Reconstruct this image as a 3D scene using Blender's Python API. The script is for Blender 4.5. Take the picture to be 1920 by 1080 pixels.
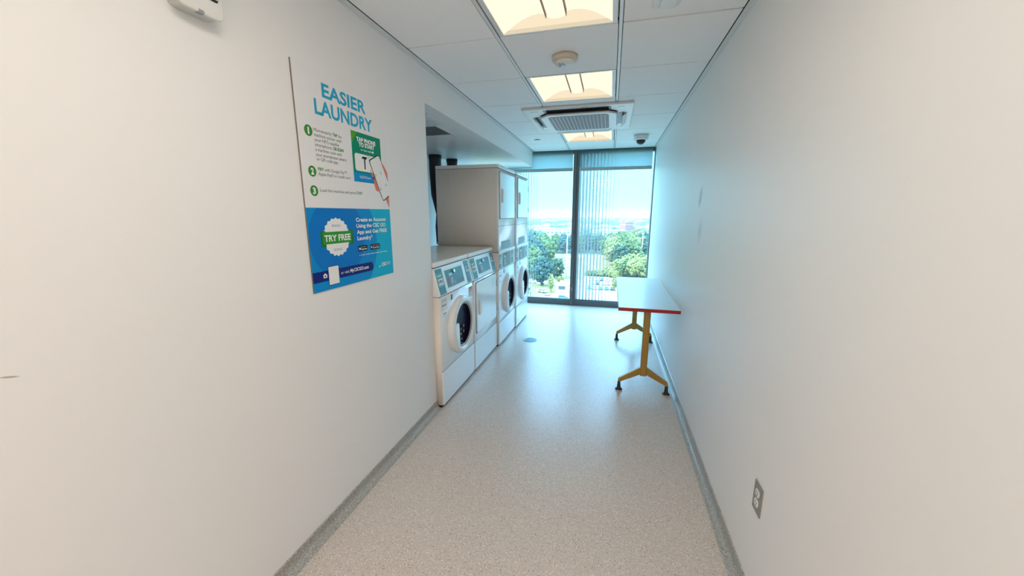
import bpy, bmesh, math, random
from mathutils import Vector, Matrix
random.seed(7)
PI = math.pi
C = bpy.context.scene.collection
for o in list(bpy.data.objects): bpy.data.objects.remove(o)

# ------------------------------------------------------------------ camera
cam_d = bpy.data.cameras.new('camera'); cam = bpy.data.objects.new('camera', cam_d); C.objects.link(cam)
cam_d.sensor_width = 36; cam_d.lens = 36 * 702.94 / 1920; cam_d.clip_start = .02; cam_d.clip_end = 9000
CH = 1.4507
cam.location = (0, 0, CH); cam.rotation_euler = (PI/2 - .1947, 0, .2539)
bpy.context.scene.camera = cam
# ------------------------------------------------------------------ colour management
vs = bpy.context.scene.view_settings
vs.view_transform = 'Standard'; vs.look = 'None'; vs.gamma = 1; vs.use_curve_mapping = False; vs.exposure = 1.65
# ------------------------------------------------------------------ sky
SKY_H = (.32, .74, .86, 1); SKY_T = (1.35, 2.4, 3.4, 1)
w = bpy.data.worlds.new('sky'); bpy.context.scene.world = w; w.use_nodes = True
nt = w.node_tree; nt.nodes.clear()
tc = nt.nodes.new('ShaderNodeTexCoord'); sp = nt.nodes.new('ShaderNodeSeparateXYZ'); rp = nt.nodes.new('ShaderNodeValToRGB')
bg = nt.nodes.new('ShaderNodeBackground'); ow = nt.nodes.new('ShaderNodeOutputWorld')
nt.links.new(tc.outputs['Generated'], sp.inputs[0]); nt.links.new(sp.outputs['Z'], rp.inputs[0])
rp.color_ramp.elements[0].position = 0.14; rp.color_ramp.elements[0].color = SKY_H
rp.color_ramp.elements[1].position = .36; rp.color_ramp.elements[1].color = SKY_T
nt.links.new(rp.outputs[0], bg.inputs['Color']); bg.inputs['Strength'].default_value = 1.0
nt.links.new(bg.outputs[0], ow.inputs['Surface'])
# ------------------------------------------------------------------ sun (high, behind the building)
sd = bpy.data.lights.new('sun', 'SUN'); sd.energy = 2.6; sd.angle = .01; sd.color = (1, .95, .84)
sun = bpy.data.objects.new('sun', sd); C.objects.link(sun)
sun.rotation_euler = Vector((.55, .62, -.95)).to_track_quat('-Z', 'Y').to_euler(); sun.location = (0, 60, 80)
LAMP = (1.0, .85, .65)          # warm troffer light
LAMP_VIEW = .385; LAMP_FILL = 3.15

# ------------------------------------------------------------------ helpers
def srgb(r, g, b):
    f = lambda c: (c/255/12.92) if c/255 <= .04045 else ((c/255+.055)/1.055)**2.4
    return (f(r), f(g), f(b), 1)
def mat(name, col, rough=.5, metal=0, spec=.5, bump=0, bscale=200, vary=0, vscale=8, coat=0):
    m = bpy.data.materials.new(name); m.use_nodes = True; n = m.node_tree; b = n.nodes['Principled BSDF']
    if len(col) == 3: col = (*col, 1)
    b.inputs['Base Color'].default_value = col; b.inputs['Roughness'].default_value = rough
    b.inputs['Metallic'].default_value = metal; b.inputs['Specular IOR Level'].default_value = spec
    if coat: b.inputs['Coat Weight'].default_value = coat; b.inputs['Coat Roughness'].default_value = .08
    if vary:
        t = n.nodes.new('ShaderNodeTexCoord'); x = n.nodes.new('ShaderNodeTexNoise'); x.inputs['Scale'].default_value = vscale; x.inputs['Detail'].default_value = 4
        r = n.nodes.new('ShaderNodeValToRGB'); r.color_ramp.elements[0].position = .3; r.color_ramp.elements[1].position = .7
        r.color_ramp.elements[0].color = [c*(1-vary) for c in col[:3]]+[1]; r.color_ramp.elements[1].color = [min(1, c*(1+vary)) for c in col[:3]]+[1]
        n.links.new(t.outputs['Object'], x.inputs[0]); n.links.new(x.outputs[0], r.inputs[0]); n.links.new(r.outputs[0], b.inputs['Base Color'])
    if bump:
        t = n.nodes.new('ShaderNodeTexCoord'); x = n.nodes.new('ShaderNodeTexNoise'); x.inputs['Scale'].default_value = bscale
        bp = n.nodes.new('ShaderNodeBump'); bp.inputs['Strength'].default_value = bump; bp.inputs['Distance'].default_value = .002
        n.links.new(t.outputs['Object'], x.inputs[0]); n.links.new(x.outputs[0], bp.inputs['Height']); n.links.new(bp.outputs[0], b.inputs['Normal'])
    return m
def emit(name, col, s):
    m = bpy.data.materials.new(name); m.use_nodes = True; n = m.node_tree; n.nodes.clear()
    e = n.nodes.new('ShaderNodeEmission'); o = n.nodes.new('ShaderNodeOutputMaterial')
    e.inputs[0].default_value = (*col[:3], 1); e.inputs[1].default_value = s; n.links.new(e.outputs[0], o.inputs[0]); return m
def box(bm, x0, x1, y0, y1, z0, z1, mi=0):
    vs = [bm.verts.new(p) for p in ((x0,y0,z0),(x1,y0,z0),(x1,y1,z0),(x0,y1,z0),(x0,y0,z1),(x1,y0,z1),(x1,y1,z1),(x0,y1,z1))]
    fs = [bm.faces.new([vs[i] for i in q]) for q in ((0,3,2,1),(4,5,6,7),(0,1,5,4),(1,2,6,5),(2,3,7,6),(3,0,4,7))]
    for f in fs: f.material_index = mi
    return vs
def prism(bm, pts, axis, a, b, mi=0):
    """closed outline pts (2D) extruded along axis from a to b"""
    def P(p, t):
        return {'x': (t, p[0], p[1]), 'y': (p[0], t, p[1]), 'z': (p[0], p[1], t)}[axis]
    v0 = [bm.verts.new(P(p, a)) for p in pts]; v1 = [bm.verts.new(P(p, b)) for p in pts]; n = len(pts)
    fs = [bm.faces.new(v0), bm.faces.new(v1)] + [bm.faces.new((v0[i], v0[(i+1) % n], v1[(i+1) % n], v1[i])) for i in range(n)]
    for f in fs: f.material_index = mi
def rrect(x0, x1, y0, y1, r, n=5):
    out = []
    for cx, cy, a in ((x1-r, y1-r, 0), (x0+r, y1-r, PI/2), (x0+r, y0+r, PI), (x1-r, y0+r, 1.5*PI)):
        for k in range(n+1): out.append((cx+r*math.cos(a+PI/2*k/n), cy+r*math.sin(a+PI/2*k/n)))
    return out
def lathe(bm, prof, origin=(0,0,0), axis='z', n=40, mi=0, caps=True):
    """prof = [(radius, height)...] open profile revolved about axis"""
    o = Vector(origin); rings = []
    for r, h in prof:
        ring = []
        for k in range(n):
            a = 2*PI*k/n; c, s = r*math.cos(a), r*math.sin(a)
            p = {'z': (c, s, h), 'x': (h, c, s), 'y': (s, h, c)}[axis]
            ring.append(bm.verts.new(o+Vector(p)))
        rings.append(ring)
    for i in range(len(rings)-1):
        for k in range(n):
            f = bm.faces.new((rings[i][k], rings[i][(k+1) % n], rings[i+1][(k+1) % n], rings[i+1][k])); f.material_index = mi; f.smooth = True
    for ring, (r, h) in ((rings[0], prof[0]), (rings[-1], prof[-1])) if caps else ():
        if r > 1e-4: f = bm.faces.new(ring); f.material_index = mi
def tube(bm, pts, r, n=12, mi=0):
    pts = [Vector(p) for p in pts]; rings = []
    for i, p in enumerate(pts):
        d = (pts[min(i+1, len(pts)-1)]-pts[max(i-1, 0)]).normalized()
        u = d.cross(Vector((0, 0, 1)) if abs(d.z) < .9 else Vector((1, 0, 0))).normalized(); v = d.cross(u)
        rr = r[i] if isinstance(r, (list, tuple)) else r
        rings.append([bm.verts.new(p+rr*(u*math.cos(2*PI*k/n)+v*math.sin(2*PI*k/n))) for k in range(n)])
    for i in range(len(rings)-1):
        for k in range(n):
            f = bm.faces.new((rings[i][k], rings[i][(k+1) % n], rings[i+1][(k+1) % n], rings[i+1][k])); f.smooth = True; f.material_index = mi
    for q in (rings[0], rings[-1]): bm.faces.new(q).material_index = mi
def obj(name, bm, m, parent=None, bevel=0, seg=2, loc=None, smooth=False):
    bmesh.ops.recalc_face_normals(bm, faces=bm.faces)
    me = bpy.data.meshes.new(name); bm.to_mesh(me); bm.free()
    o = bpy.data.objects.new(name, me); C.objects.link(o)
    for x in (m if isinstance(m, (list, tuple)) else [m]): me.materials.append(x)
    if parent: o.parent = parent
    if loc: o.location = loc
    if bevel:
        b = o.modifiers.new('bevel', 'BEVEL'); b.width = bevel; b.segments = seg; b.limit_method = 'ANGLE'; b.angle_limit = math.radians(35)
        for f in me.polygons: f.use_smooth = True
        wn = o.modifiers.new('wn', 'WEIGHTED_NORMAL'); wn.keep_sharp = False
    return o
def B(*boxes):
    bm = bmesh.new()
    for b in boxes: box(bm, *b)
    return bm
def thing(name, label, cat, loc=(0,0,0), rotz=0, group=None):
    o = bpy.data.objects.new(name, None); C.objects.link(o); o.location = loc; o.rotation_euler = (0, 0, rotz)
    o.empty_display_size = .05; return tag(o, label, cat, group)
def tag(o, label, cat, group=None, kind=None):
    o['label'] = label; o['category'] = cat
    if group: o['group'] = group
    if kind: o['kind'] = kind
    return o
def struct(name, bm, m, parent=None, **k):
    o = obj(name, bm, m, parent, **k)
    if not parent: o['kind'] = 'structure'
    return o
def dup(root, loc=None, rotz=None, label=None, group=None, scale=None):
    r = root.copy(); C.objects.link(r)
    if loc: r.location = loc
    if rotz is not None: r.rotation_euler = (0, 0, rotz)
    if label: r['label'] = label
    if group: r['group'] = group
    if scale: r.scale = scale if isinstance(scale, (tuple, list)) else (scale,)*3
    for ch in list(root.children):
        c = ch.copy(); C.objects.link(c); c.parent = r
        for g in ch.children:
            d = g.copy(); C.objects.link(d); d.parent = c
    return r
_tx = {}
def text_mesh(s, bold):
    if (s, bold) not in _tx:
        cu = bpy.data.curves.new('t', 'FONT'); cu.body = s; cu.size = 1; cu.offset = bold; cu.resolution_u = 3
        to = bpy.data.objects.new('t', cu); C.objects.link(to); bpy.context.view_layer.update()
        me = bpy.data.meshes.new_from_object(to.evaluated_get(bpy.context.evaluated_depsgraph_get()))
        bpy.data.objects.remove(to); _tx[(s, bold)] = ([v.co.copy() for v in me.vertices], [list(p.vertices) for p in me.polygons])
    return _tx[(s, bold)]
def text(bm, s, x0, x1, base, cap, h=.001, mi=0, bold=.0, plane=lambda u, v, t: Vector((t, u, v)), slant=0):
    """text lies in the (u, v) plane between x0 and x1, capital height cap"""
    V, F = text_mesh(s, bold)
    if not V: return
    mn = min(v.x for v in V); mx = max(v.x for v in V); sc = (x1-x0)/(mx-mn); sy = cap/.70
    nv = [bm.verts.new(plane(x0+(v.x-mn)*sc+slant*v.y*sy, base+v.y*sy, h)) for v in V]
    for f in F:
        try: bm.faces.new([nv[i] for i in f]).material_index = mi
        except ValueError: pass

# ------------------------------------------------------------------ dimensions
XL, XA, XB, XR = -1.213, -.643, .001, .576
ZC, ZS = 2.390, 2.163                 # ceiling, underside of the bulkhead
YW, Y0, PT = 5.965, 2.1662, .630      # window plane, first visible grid joint, grid pitch
YB = -2.9                             # back wall
YE = 2.405                            # end of the left wall, opening of the alcove
XV = -2.32                            # alcove back wall

# ------------------------------------------------------------------ materials
def speckle(name, base, cols, scale, rough, amount=.42):
    m = mat(name, base, rough); n = m.node_tree; b = n.nodes['Principled BSDF']
    t = n.nodes.new('ShaderNodeTexCoord'); prev = None
    nz = n.nodes.new('ShaderNodeTexNoise'); nz.inputs['Scale'].default_value = 1.3; nz.inputs['Detail'].default_value = 3
    n.links.new(t.outputs['Object'], nz.inputs[0])
    r0 = n.nodes.new('ShaderNodeValToRGB'); r0.color_ramp.elements[0].color = [c*.95 for c in base[:3]]+[1]; r0.color_ramp.elements[1].color = [min(1, c*1.05) for c in base[:3]]+[1]
    n.links.new(nz.outputs[0], r0.inputs[0]); prev = r0.outputs[0]
    for i, (col, frac, s) in enumerate(cols):
        vo = n.nodes.new('ShaderNodeTexVoronoi'); vo.inputs['Scale'].default_value = scale*s
        mp = n.nodes.new('ShaderNodeMapping'); mp.inputs['Location'].default_value = (i*3.7, i*1.3, i*.9)
        n.links.new(t.outputs['Object'], mp.inputs[0]); n.links.new(mp.outputs[0], vo.inputs['Vector'])
        sx = n.nodes.new('ShaderNodeSeparateXYZ'); n.links.new(vo.outputs['Color'], sx.inputs[0])
        a = n.nodes.new('ShaderNodeMath'); a.operation = 'LESS_THAN'; a.inputs[1].default_value = frac; n.links.new(sx.outputs[0], a.inputs[0])
        d = n.nodes.new('ShaderNodeMath'); d.operation = 'LESS_THAN'; d.inputs[1].default_value = amount; n.links.new(vo.outputs['Distance'], d.inputs[0])
        q = n.nodes.new('ShaderNodeMath'); q.operation = 'MULTIPLY'; n.links.new(a.outputs[0], q.inputs[0]); n.links.new(d.outputs[0], q.inputs[1])
        mx = n.nodes.new('ShaderNodeMixRGB'); n.links.new(q.outputs[0], mx.inputs[0]); n.links.new(prev, mx.inputs[1]); mx.inputs[2].default_value = (*col[:3], 1); prev = mx.outputs[0]
    n.links.new(prev, b.inputs['Base Color']); return m
M_wall = mat('wall_paint', (.855, .845, .84), .42, spec=.35, bump=.06, bscale=90)
M_ceil = mat('ceiling_tile', (.95, .94, .93), .9, spec=.1, bump=.25, bscale=320, vary=.03, vscale=260)
M_bar = mat('grid_bar', (.74, .76, .76), .4)
M_dark = mat('dark_gap', (.05, .05, .05), .9)
M_gap = mat('reveal_gap', (.22, .19, .15), .9)
M_floor = speckle('speckled_epoxy_floor', (.61, .535, .48), [((.20, .17, .16), .07, 1.0), ((.86, .83, .76), .16, 1.0), ((.46, .36, .26), .12, 1.2), ((.30, .28, .29), .10, 1.7), ((.84, .80, .74), .14, 1.9)], 205, .27)
M_cove = speckle('speckled_cove', (.40, .395, .37), [((.14, .13, .12), .22, 1.2), ((.62, .60, .56), .2, 1.1), ((.28, .25, .21), .2, 1.6)], 220, .3, .5)
M_frame = mat('window_frame_metal', (.105, .125, .14), .4, metal=.3)
M_white = mat('appliance_enamel', (.86, .865, .88), .22, coat=.3)
M_side = mat('appliance_side', (.90, .81, .74), .35)
M_seam = mat('seam', (.20, .18, .18), .7)
M_panel = mat('control_panel_teal', (.055, .22, .30), .35)
M_panel2 = mat('control_panel_grey_green', (.16, .24, .24), .35)
M_label = mat('label_white', (.75, .80, .82), .5)
M_ink = mat('ink', (.04, .05, .08), .6)
M_grey = mat('grey_print', (.30, .33, .36), .6)
M_red = mat('red_print', (.62, .16, .18), .6)
M_bluep = mat('blue_print', (.05, .10, .42), .6)
M_green = mat('green_label', (.10, .42, .36), .5)
M_cyanl = mat('cyan_label', (.10, .48, .60), .5)
M_glassdark = mat('door_glass_dark', (.006, .004, .022), .1, spec=.02)
M_chrome = mat('chrome', (.6, .58, .55), .18, metal=1)
M_glint = mat('glint_metal', (.85, .62, .32), .25, metal=1)
M_black = mat('black_plastic', (.012, .014, .02), .35)
M_plastic = mat('white_plastic', (.76, .76, .74), .4)
M_plastic2 = mat('cream_plastic', (.66, .58, .48), .5)
M_steel = mat('stainless_plate', (.42, .40, .38), .35, metal=.9)

# ------------------------------------------------------------------ room shell
struct('floor', B((XV-.2, XR+.2, YB-.2, YW+.12, -.25, 0)), M_floor)
bm = B((XL-.15, XL, YB, YE, -.0, 3.0), (XL-.15, XL, YE, YW, ZS, 3.0), (XV-.15, XL-.15, YE-.12, YE, 0, 3.0))
struct('wall_left', bm, M_wall)
# the right wall with its two faint scuffs
def marks(name, spots):
    m = M_wall.copy(); m.name = name; n = m.node_tree; b = n.nodes['Principled BSDF']
    t = n.nodes.new('ShaderNodeTexCoord'); prev = None
    for (y, z, ry, rz, tilt, k, col) in spots:
        mp = n.nodes.new('ShaderNodeMapping'); mp.vector_type = 'TEXTURE'
        mp.inputs['Location'].default_value = (0, y, z); mp.inputs['Rotation'].default_value = (tilt, 0, 0); mp.inputs['Scale'].default_value = (100, ry, rz)
        n.links.new(t.outputs['Object'], mp.inputs[0])
        g = n.nodes.new('ShaderNodeTexGradient'); g.gradient_type = 'SPHERICAL'; n.links.new(mp.outputs[0], g.inputs[0])
        mm = n.nodes.new('ShaderNodeMath'); mm.operation = 'MULTIPLY'; mm.use_clamp = True; mm.inputs[1].default_value = k; n.links.new(g.outputs['Fac'], mm.inputs[0])
        mx = n.nodes.new('ShaderNodeMixRGB'); n.links.new(mm.outputs[0], mx.inputs[0]); mx.inputs[2].default_value = (*col, 1)
        if prev: n.links.new(prev, mx.inputs[1])
        else: mx.inputs[1].default_value = b.inputs['Base Color'].default_value
        prev = mx.outputs[0]
    n.links.new(prev, b.inputs['Base Color']); return m
M_wallR = marks('wall_paint_scuffed', [(2.825, 1.562, .050, .085, .35, 1.8, (.56, .50, .56)), (2.755, 1.345, .075, .10, .3, .7, (.62, .55, .58))])
M_wallL = marks('wall_paint_scratched', [(.45, 1.113, .017, .0025, -.3, 2.0, (.42, .40, .38))])
bpy.data.objects['wall_left'].data.materials[0] = M_wallL
struct('wall_right', B((XR, XR+.15, YB, YW+.02, 0, 3.0)), M_wallR)
BX0, BX1, BZ0, BZ1 = -1.15, .52, .20, 2.30      # unseen window added behind the viewpoint to light the near room
struct('wall_back', B((XV-.15, BX0, YB-.15, YB, 0, 3.0), (BX1, XR+.15, YB-.15, YB, 0, 3.0), (BX0, BX1, YB-.15, YB, 0, BZ0), (BX0, BX1, YB-.15, YB, BZ1, 3.0)), M_wall)
struct('wall_alcove', B((XV-.15, XV, YE, YW+.02, 0, 3.0)), M_wall)
struct('ceiling_alcove', B((XV, XL-.15, YE, YW, ZS, ZS+.1)), M_wall)
struct('wall_front', B((XV-.15, XR+.15, YW+.02, YW+.16, -.25, 0), (XV-.15, XR+.15, YW+.02, YW+.16, ZC+.02, 3.0)), M_wall)
bm = B((XL-.15, XR+.15, YB, YW+.1, 2.85, 3.0))
ceil_ = struct('ceiling', bm, M_ceil)
# tiles
lights_k = {-7: 'back', -5: 'back', -3: 'back', -1: 'view', 1: 'view', 4: 'view'}
cols = ((XL+.027, XA-.012), (XA+.012, XB-.012), (XB+.012, XR-.027))
bm = bmesh.new(); bg_ = bmesh.new()
for ci, (a, b) in enumerate(cols):
    for k in range(-8, 6):
        y0, y1 = Y0+k*PT, min(Y0+(k+1)*PT, YW)
        if ci == 1 and k in lights_k: continue
        if ci == 1 and k == 2: y1 = 3.565
        if ci == 1 and k == 3: y0 = 4.515
        g0, g1 = .0042, .0042
        if k == 0 and ci == 2: g0 = .007
        if k == -1 and ci == 2: g1 = .006
        if k == 0 and ci == 0: g0 = .004
        if k == -1 and ci == 0: g1 = .003
        if k <= -8: y0 = YB
        box(bm, a, b, y0+g0, y1-g1, ZC, ZC+.018)
for ci, (a, b) in enumerate(cols):
    for k in range(-7, 7):
        if ci == 1 and k == 3: continue
        y = Y0+k*PT
        if y > YW-.02: continue
        box(bg_, a, b, y-.012, y+.012, ZC+.018, ZC+.022)
obj('ceiling_tiles', bm, M_ceil, ceil_, bevel=.0015, seg=1)
obj('tile_joints', bg_, M_dark, ceil_)
bm = bmesh.new(); bd = bmesh.new(); bd2 = bmesh.new()
for x in (XA, XB):
    box(bm, x-.0085, x+.0085, YB, 3.53, ZC-.002, ZC+.012); box(bm, x-.0085, x+.0085, 4.55, YW, ZC-.002, ZC+.012)
    for s in (-1, 1): box(bd, x+s*.0085-(.0035 if s < 0 else 0), x+s*.0085+(.0035 if s > 0 else 0), YB, YW, ZC+.006, ZC+.02)
obj('ceiling_grid', bm, M_bar, ceil_, bevel=.001, seg=1); obj('grid_reveal', bd, M_dark, ceil_)
for x0_, x1_ in ((XL, XL+.03), (XR-.03, XR)): box(bd2, x0_, x1_, YB, YW, ZC+.012, ZC+.016)
obj('edge_reveal', bd2, M_dark, ceil_)
for nm, a, s in (('trim_1', XL, 1), ('trim_2', XR, -1)):
    bm = bmesh.new(); xs = sorted((a, a+s*.022)); box(bm, xs[0], xs[1], YB, YW, ZC-.0015, ZC+.0)
    box(bm, *sorted((a, a+s*.003)), YB, YW, ZC-.016, ZC)
    struct(nm, bm, M_bar)
# cove base
def cove(name, x, s, y0, y1):
    pr = [(x, 0), (x+s*.042, 0), (x+s*.040, .003)]
    for k in range(0, 7):
        a = PI/2*k/6; pr.append((x+s*(.036-.030*math.sin(a)), .004+.030*(1-math.cos(a))))
    pr += [(x+s*.006, .060), (x, .062)]
    bm = bmesh.new(); prism(bm, pr, 'y', y0, y1)
    return struct(name, bm, M_cove)
cove('baseboard_left', XL, 1, YB, YE); cove('baseboard_right', XR, -1, YB, YW-.02)

# ------------------------------------------------------------------ windows
def glass_mat(name, tint, gl=.06):
    m = bpy.data.materials.new(name); m.use_nodes = True; n = m.node_tree; n.nodes.clear()
    t = n.nodes.new('ShaderNodeBsdfTransparent'); t.inputs[0].default_value = (*tint, 1)
    g = n.nodes.new('ShaderNodeBsdfGlossy'); g.inputs['Roughness'].default_value = .02
    mx = n.nodes.new('ShaderNodeMixShader'); mx.inputs[0].default_value = gl; o = n.nodes.new('ShaderNodeOutputMaterial')
    n.links.new(t.outputs[0], mx.inputs[1]); n.links.new(g.outputs[0], mx.inputs[2]); n.links.new(mx.outputs[0], o.inputs[0]); return m
def cloth_mat(name, col, trl=.6, tr=.0):
    m = bpy.data.materials.new(name); m.use_nodes = True; n = m.node_tree; n.nodes.clear()
    d = n.nodes.new('ShaderNodeBsdfDiffuse'); d.inputs[0].default_value = (*col, 1); t = n.nodes.new('ShaderNodeBsdfTranslucent'); t.inputs[0].default_value = (*col, 1)
    x = n.nodes.new('ShaderNodeBsdfTransparent'); mx = n.nodes.new('ShaderNodeMixShader'); mx.inputs[0].default_value = trl
    m2 = n.nodes.new('ShaderNodeMixShader'); m2.inputs[0].default_value = tr; o = n.nodes.new('ShaderNodeOutputMaterial')
    n.links.new(d.outputs[0], mx.inputs[1]); n.links.new(t.outputs[0], mx.inputs[2]); n.links.new(mx.outputs[0], m2.inputs[1]); n.links.new(x.outputs[0], m2.inputs[2]); n.links.new(m2.outputs[0], o.inputs[0]); return m
M_glass = glass_mat('tinted_glass', (.86, .965, 1.0), .02)
M_frit = cloth_mat('white_frit', (.44, .46, .44), .62, .22)
M_shade = cloth_mat('shade_fabric', (.19, .27, .29), .75, .10)
M_bar2 = mat('shade_bar', (.34, .40, .38), .5)
YG = YW+.05
def window(n, x0, x1, stripes):
    bm = B((x0, x1, YW, YW+.1, 0, .085), (x0, x1, YW, YW+.1, ZC-.05, ZC+.03))
    fr = struct('window_%d' % n, bm, M_frame, bevel=.003)
    box_ = obj('glazing_bead', B((x0, x1, YW+.02, YW+.06, .085, .098)), M_frame, fr)
    obj('window_pane', B((x0, x1, YG, YG+.008, .08, ZC-.04)), M_glass, fr)
    bm = bmesh.new()
    for xa, xb in stripes: box(bm, xa, xb, YG-.0025, YG-.0005, .085, ZC-.04)
    obj('frit_stripes', bm, M_frit, fr)
    return fr
st1 = [(.072-.0487*i-(.0022+.0031*i), .072-.0487*i) for i in range(12)]
st2 = [(-1.113-.0415*i-(.003+.0025*i), -1.113-.0415*i) for i in range(14)]
window(1, -.50, XR, st1); window(2, XV, -.58, st2)
bm = B((-.585, -.535, YW-.02, YW+.1, 0, ZC+.02), (-.530, -.497, YW-.005, YW+.1, 0, ZC+.02), (-.536, -.529, YW, YW+.1, 0, ZC+.02))
mu = struct('trim_3', bm, M_frame, bevel=.002)
obj('window_latch', B((-.556, -.545, YW-.034, YW-.02, .24, .30)), M_steel, mu, bevel=.002)
obj('window_edge_trim', B((XR-.012, XR, YW-.015, YW+.1, 0, ZC)), M_frame, mu)
obj('window_jamb', B((XV, XV+.05, YW-.02, YW+.1, 0, ZC+.02)), M_frame, mu)
w3 = struct('window_3', B((BX0, BX1, YB-.12, YB-.06, BZ0, BZ0+.05), (BX0, BX1, YB-.12, YB-.06, BZ1-.05, BZ1), (BX0, BX0+.05, YB-.12, YB-.06, BZ0, BZ1), (BX1-.05, BX1, YB-.12, YB-.06, BZ0, BZ1)), M_frame)  # frame of the unseen window added behind the viewpoint for fill light
obj('window_pane', B((BX0+.04, BX1-.04, YB-.10, YB-.09, BZ0+.04, BZ1-.04)), glass_mat('warm_fill_glass', (1.0, .70, .58), .04), w3)  # pane of the added window, tinted to warm its fill light
def shade(label, x0, x1):
    t = thing('roller_shade', label, 'shade', ((x0+x1)/2, YW-.03, 2.10)); h = (x1-x0)/2
    bm = bmesh.new(); bmesh.ops.create_grid  # fabric: gently waved thin sheet
    n = 24
    prev = None
    for i in range(n+1):
        x = -h+2*h*i/n; y = .002*math.sin(i*1.3)
        cur = [bm.verts.new((x, y, .03)), bm.verts.new((x, y, .29))]
        if prev: bm.faces.new((prev[0], cur[0], cur[1], prev[1])).smooth = True
        prev = cur
    obj('shade_fabric', bm, M_shade, t)
    obj('bottom_bar', B((-h, h, -.009, .009, -.014, .032)), M_bar2, t, bevel=.003)
shade('translucent roller shade pulled a little way down the wide window pane beside the right wall', -.495, .535)
shade('translucent roller shade left of the mullion, running behind the lowered bulkhead', -2.2, -.592)

# ------------------------------------------------------------------ ceiling light troffers
M_lensV = emit('lamp_lens', LAMP, LAMP_VIEW); M_lensB = emit('fill_lamp_lens', (1.0, .92, .80), LAMP_FILL)
M_lensC = emit('lamp_lens_centre', (1.0, .86, .66), LAMP_VIEW*1.0)
M_lensE = emit('lamp_end_plate', (1.0, .84, .60), LAMP_VIEW*.80)
def troffer(k, label, strong):
    y0 = Y0+k*PT; cx = (XA+XB)/2; cy = y0+PT/2
    t = thing('ceiling_light', label, 'ceiling light', (cx, cy, ZC), 0, None)
    hx, hy = .306, .309; m = M_lensB if strong else M_lensV; bm = bmesh.new()
    i = .024
    for b in ((-hx, -hx+i, -hy, hy), (hx-i, hx, -hy, hy), (-hx+i, hx-i, -hy, -hy+.012), (-hx+i, hx-i, hy-.012, hy)): box(bm, *b, -.001, .02)
    box(bm, -hx, hx, -hy, hy, .11, .118)
    obj('light_frame', bm, M_bar, t)
    wx, wy = hx-i, hy-.012
    for s in (-1, 1):                       # two curved wings either side of the lamp basket
        bm = bmesh.new(); prev = None
        for q in range(13):
            f = q/12; x = s*(wx-(wx-.05)*f); z = .004+.075*math.sin(f*PI*.62)
            cur = [bm.verts.new((x, -wy, z)), bm.verts.new((x, wy, z))]
            if prev: bm.faces.new((prev[0], cur[0], cur[1], prev[1])).smooth = True
            prev = cur
        obj('reflector_wing', bm, m, t)
    pr = [(-.05, .07)]+[(.05*math.sin(a), .07-.022*math.cos(a)**.8) for a in [(-80+20*j)*PI/180 for j in range(9)]]+[(.05, .07)]
    bm = bmesh.new(); prism(bm, pr, 'y', -wy, wy); obj('lamp_cover', bm, M_lensB if strong else M_lensC, t)
    bm = B((-.0535, -.050, -wy, wy-.015, .048, .08), (.050, .0535, -wy, wy-.015, .048, .08)); obj('cover_edge', bm, M_gap, t)
    for s in (-1, 1):
        bm = bmesh.new(); pts = [(-wx, .0), (wx, .0)]+[(s2*(wx-(wx-.05)*q/8), .004+.075*math.sin(q/8*PI*.62)) for s2, rng in ((1, range(9)), (-1, range(8, -1, -1))) for q in rng]
        prism(bm, pts, 'y', s*wy, s*(wy+.002)); obj('end_plate', bm, m if strong else M_lensE, t)
    return t
troffer(-1, 'large warm ceiling light cut off by the top edge of the picture', False)
troffer(1, 'square warm ceiling light between the smoke detector and the air conditioning cassette', False)
troffer(4, 'small far warm ceiling light beyond the air conditioning cassette, nearest the window', False)
troffer(-3, 'unseen warm ceiling light added as fill above and just behind the viewpoint', True)  # unseen troffers added behind the camera, stronger to fill the near room
troffer(-5, 'unseen warm ceiling light added as fill behind the viewpoint, the middle one', True)
troffer(-7, 'unseen warm ceiling light added as fill furthest behind the viewpoint, by the back wall', True)

# ------------------------------------------------------------------ air conditioning cassette
t = thing('air_conditioner', 'white four way ceiling cassette with a grey grille between the second and third ceiling lights', 'air conditioner', (-.345, 4.04, ZC))
bm = bmesh.new(); prism(bm, rrect(-.49, .49, -.49, .49, .012), 'z', -.022, .0)
obj('fascia_panel', bm, M_plastic, t, bevel=.006)
# central octagonal tray hanging a little lower
a, c = .352, .085
octo = [(-a+c, -a), (a-c, -a), (a, -a+c), (a, a-c), (a-c, a), (-a+c, a), (-a, a-c), (-a, -a+c)]
bm = bmesh.new(); prism(bm, [(x*1.035, y*1.035) for x, y in octo], 'z', -.0235, -.020); obj('shadow_gap', bm, M_black, t)
bm = bmesh.new(); prism(bm, octo, 'z', -.046, -.026); obj('centre_tray', bm, M_plastic, t, bevel=.006)
M_grille = mat('grille_grey', (.23, .19, .195), .6)
gr = rrect(-.28, .28, -.30, .30, .05)
bm = bmesh.new(); prism(bm, gr, 'z', -.0475, -.045); g = obj('intake_grille', bm, M_grille, t)
bm = bmesh.new()
for i in range(16):
    x = -.28+.56*(i+.5)/16+.0175*0; x = -.28+.035*(i+1)
    if i < 15: e = .285 if 0 < i < 14 else .27; box(bm, x-.0018, x+.0018, -e, e, -.050, -.0465)
obj('grille_rib', bm, M_plastic, g); g['kind'] = 'part' ; del g['kind']
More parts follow.
